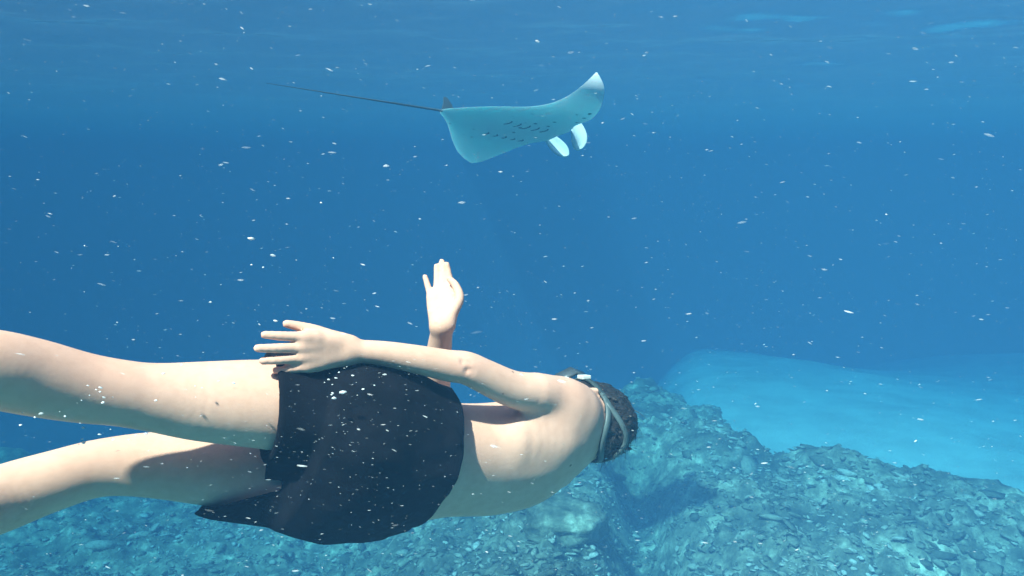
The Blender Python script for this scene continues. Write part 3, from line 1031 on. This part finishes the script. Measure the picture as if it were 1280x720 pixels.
# ------------------------------------------------------------------ drifting specks and bubbles
def flakes(P, size, stretch, name, label, seed, tone=(1.2, 2.4), dim=0.36):
    rng = np.random.default_rng(seed)
    bv0, bf0 = ico(0)
    n = len(P)
    sc = np.stack([size * stretch, size, size * 0.7], 1)
    v = bv0[None] * sc[:, None] * rng.uniform(.7, 1.3, (n, len(bv0), 1))
    yaw = rng.normal(0, .35, n); pit = rng.normal(-.08, .2, n)
    X, Y, Z = v[..., 0], v[..., 1], v[..., 2]
    X, Z = X * np.cos(pit)[:, None] - Z * np.sin(pit)[:, None], X * np.sin(pit)[:, None] + Z * np.cos(pit)[:, None]
    X, Y = X * np.cos(yaw)[:, None] - Y * np.sin(yaw)[:, None], X * np.sin(yaw)[:, None] + Y * np.cos(yaw)[:, None]
    v = np.stack([X, Y, Z], -1) + P[:, None]
    f = (bf0[None] + (np.arange(n) * len(bv0))[:, None, None]).reshape(-1, 3)
    o = link_mesh(name, v.reshape(-1, 3), f, M_SPECK)
    add_attr(o, 'tone', np.repeat(np.clip(rng.beta(*tone, n) * dim, 0, 1), len(bv0)))
    return tag(o, label, kind='stuff')

n = 30000
P = np.stack([RNG.uniform(-4.5, 4.5, n), RNG.uniform(0.55, 6.5, n), RNG.uniform(0.1, 3.3, n)], 1)
sz = np.minimum(np.exp(RNG.normal(math.log(0.0009), 0.5, n)), 0.0024)
Q = P[:4000]; P[:4000, 0] *= 0.30; P[:4000, 1] = 0.5 + 0.8 * RNG.random(4000); P[:4000, 2] = RNG.uniform(1.3, 3.0, 4000); sz[:4000] *= 0.62
k_ = 420                                               # a drift of specks between the swimmer and the lens
P[4000:4000 + k_] = [to_world(V(RNG.normal(430, 110), RNG.normal(560, 70), RNG.uniform(1.0, 1.2))) for _ in range(k_)]
sz[4000:4000 + k_] = RNG.uniform(.0003, .0008, k_)
flakes(P, sz, RNG.uniform(1.3, 4.5, n), 'drifting_specks', 'tiny pale specks drifting all through the blue water', 4)
bp = []
for (px, py, d, sx, sy, k) in ((425, 478, 1.17, 40, 16, 14), (120, 488, 1.02, 34, 14, 9), (140, 546, 1.08, 46, 8, 10), (40, 522, 1.0, 60, 8, 8), (250, 470, 1.1, 90, 26, 8), (330, 360, 1.4, 190, 60, 14)):
    for _ in range(k):
        bp.append(to_world(V(px + RNG.normal(0, sx * .6), py + RNG.normal(0, sy * .6), d + RNG.normal(0, .01))))
bp = np.array(bp)
flakes(bp, np.exp(RNG.normal(math.log(.0014), .45, len(bp))), RNG.uniform(1, 1.8, len(bp)), 'bubbles', 'small white bubbles trailing round the legs and black shorts', 6, (5, 2), 0.9)

# ------------------------------------------------------------------ the water itself: one closed box of even density
def build_haze():
    v = [(x, y, z) for x in (-64, 64) for y in (-62, 70) for z in (-9.6, 3.62)]
    f = [[0, 1, 3, 2], [4, 6, 7, 5], [0, 4, 5, 1], [2, 3, 7, 6], [0, 2, 6, 4], [1, 5, 7, 3]]
    m = bpy.data.materials.new('blue_water'); m.use_nodes = True
    nt = m.node_tree
    nt.nodes.remove(nt.nodes['Principled BSDF'])
    pv = N(nt, 'ShaderNodeVolumePrincipled')
    pv.inputs['Color'].default_value = (0.0170, 0.053, 0.099, 1)
    pv.inputs['Absorption Color'].default_value = (0.03, 0.346, 0.461, 1)
    pv.inputs['Density'].default_value = 0.28
    pv.inputs['Anisotropy'].default_value = -0.35
    nt.links.new(pv.outputs[0], nt.nodes['Material Output'].inputs['Volume'])
    o = link_mesh('haze', v, f, m, smooth=False)
    tag(o, 'clear blue sea water that veils everything far off', kind='stuff')
build_haze()

def build_bubble_haze():
    v = [(x, y, z) for x in (-50, 50) for y in (-40, 55) for z in (3.17, 3.36)]
    f = [[0, 1, 3, 2], [4, 6, 7, 5], [0, 4, 5, 1], [2, 3, 7, 6], [0, 2, 6, 4], [1, 5, 7, 3]]
    m = bpy.data.materials.new('fine_bubbles'); m.use_nodes = True
    nt = m.node_tree
    nt.nodes.remove(nt.nodes['Principled BSDF'])
    pv = N(nt, 'ShaderNodeVolumePrincipled')
    pv.inputs['Color'].default_value = (0.92, 0.94, 0.95, 1)
    pv.inputs['Density'].default_value = 0.031
    nt.links.new(pv.outputs[0], nt.nodes['Material Output'].inputs['Volume'])
    o = link_mesh('bubble_haze', v, f, m, smooth=False)
    tag(o, 'pale layer of fine bubbles just under the sea surface', kind='stuff')
build_bubble_haze()
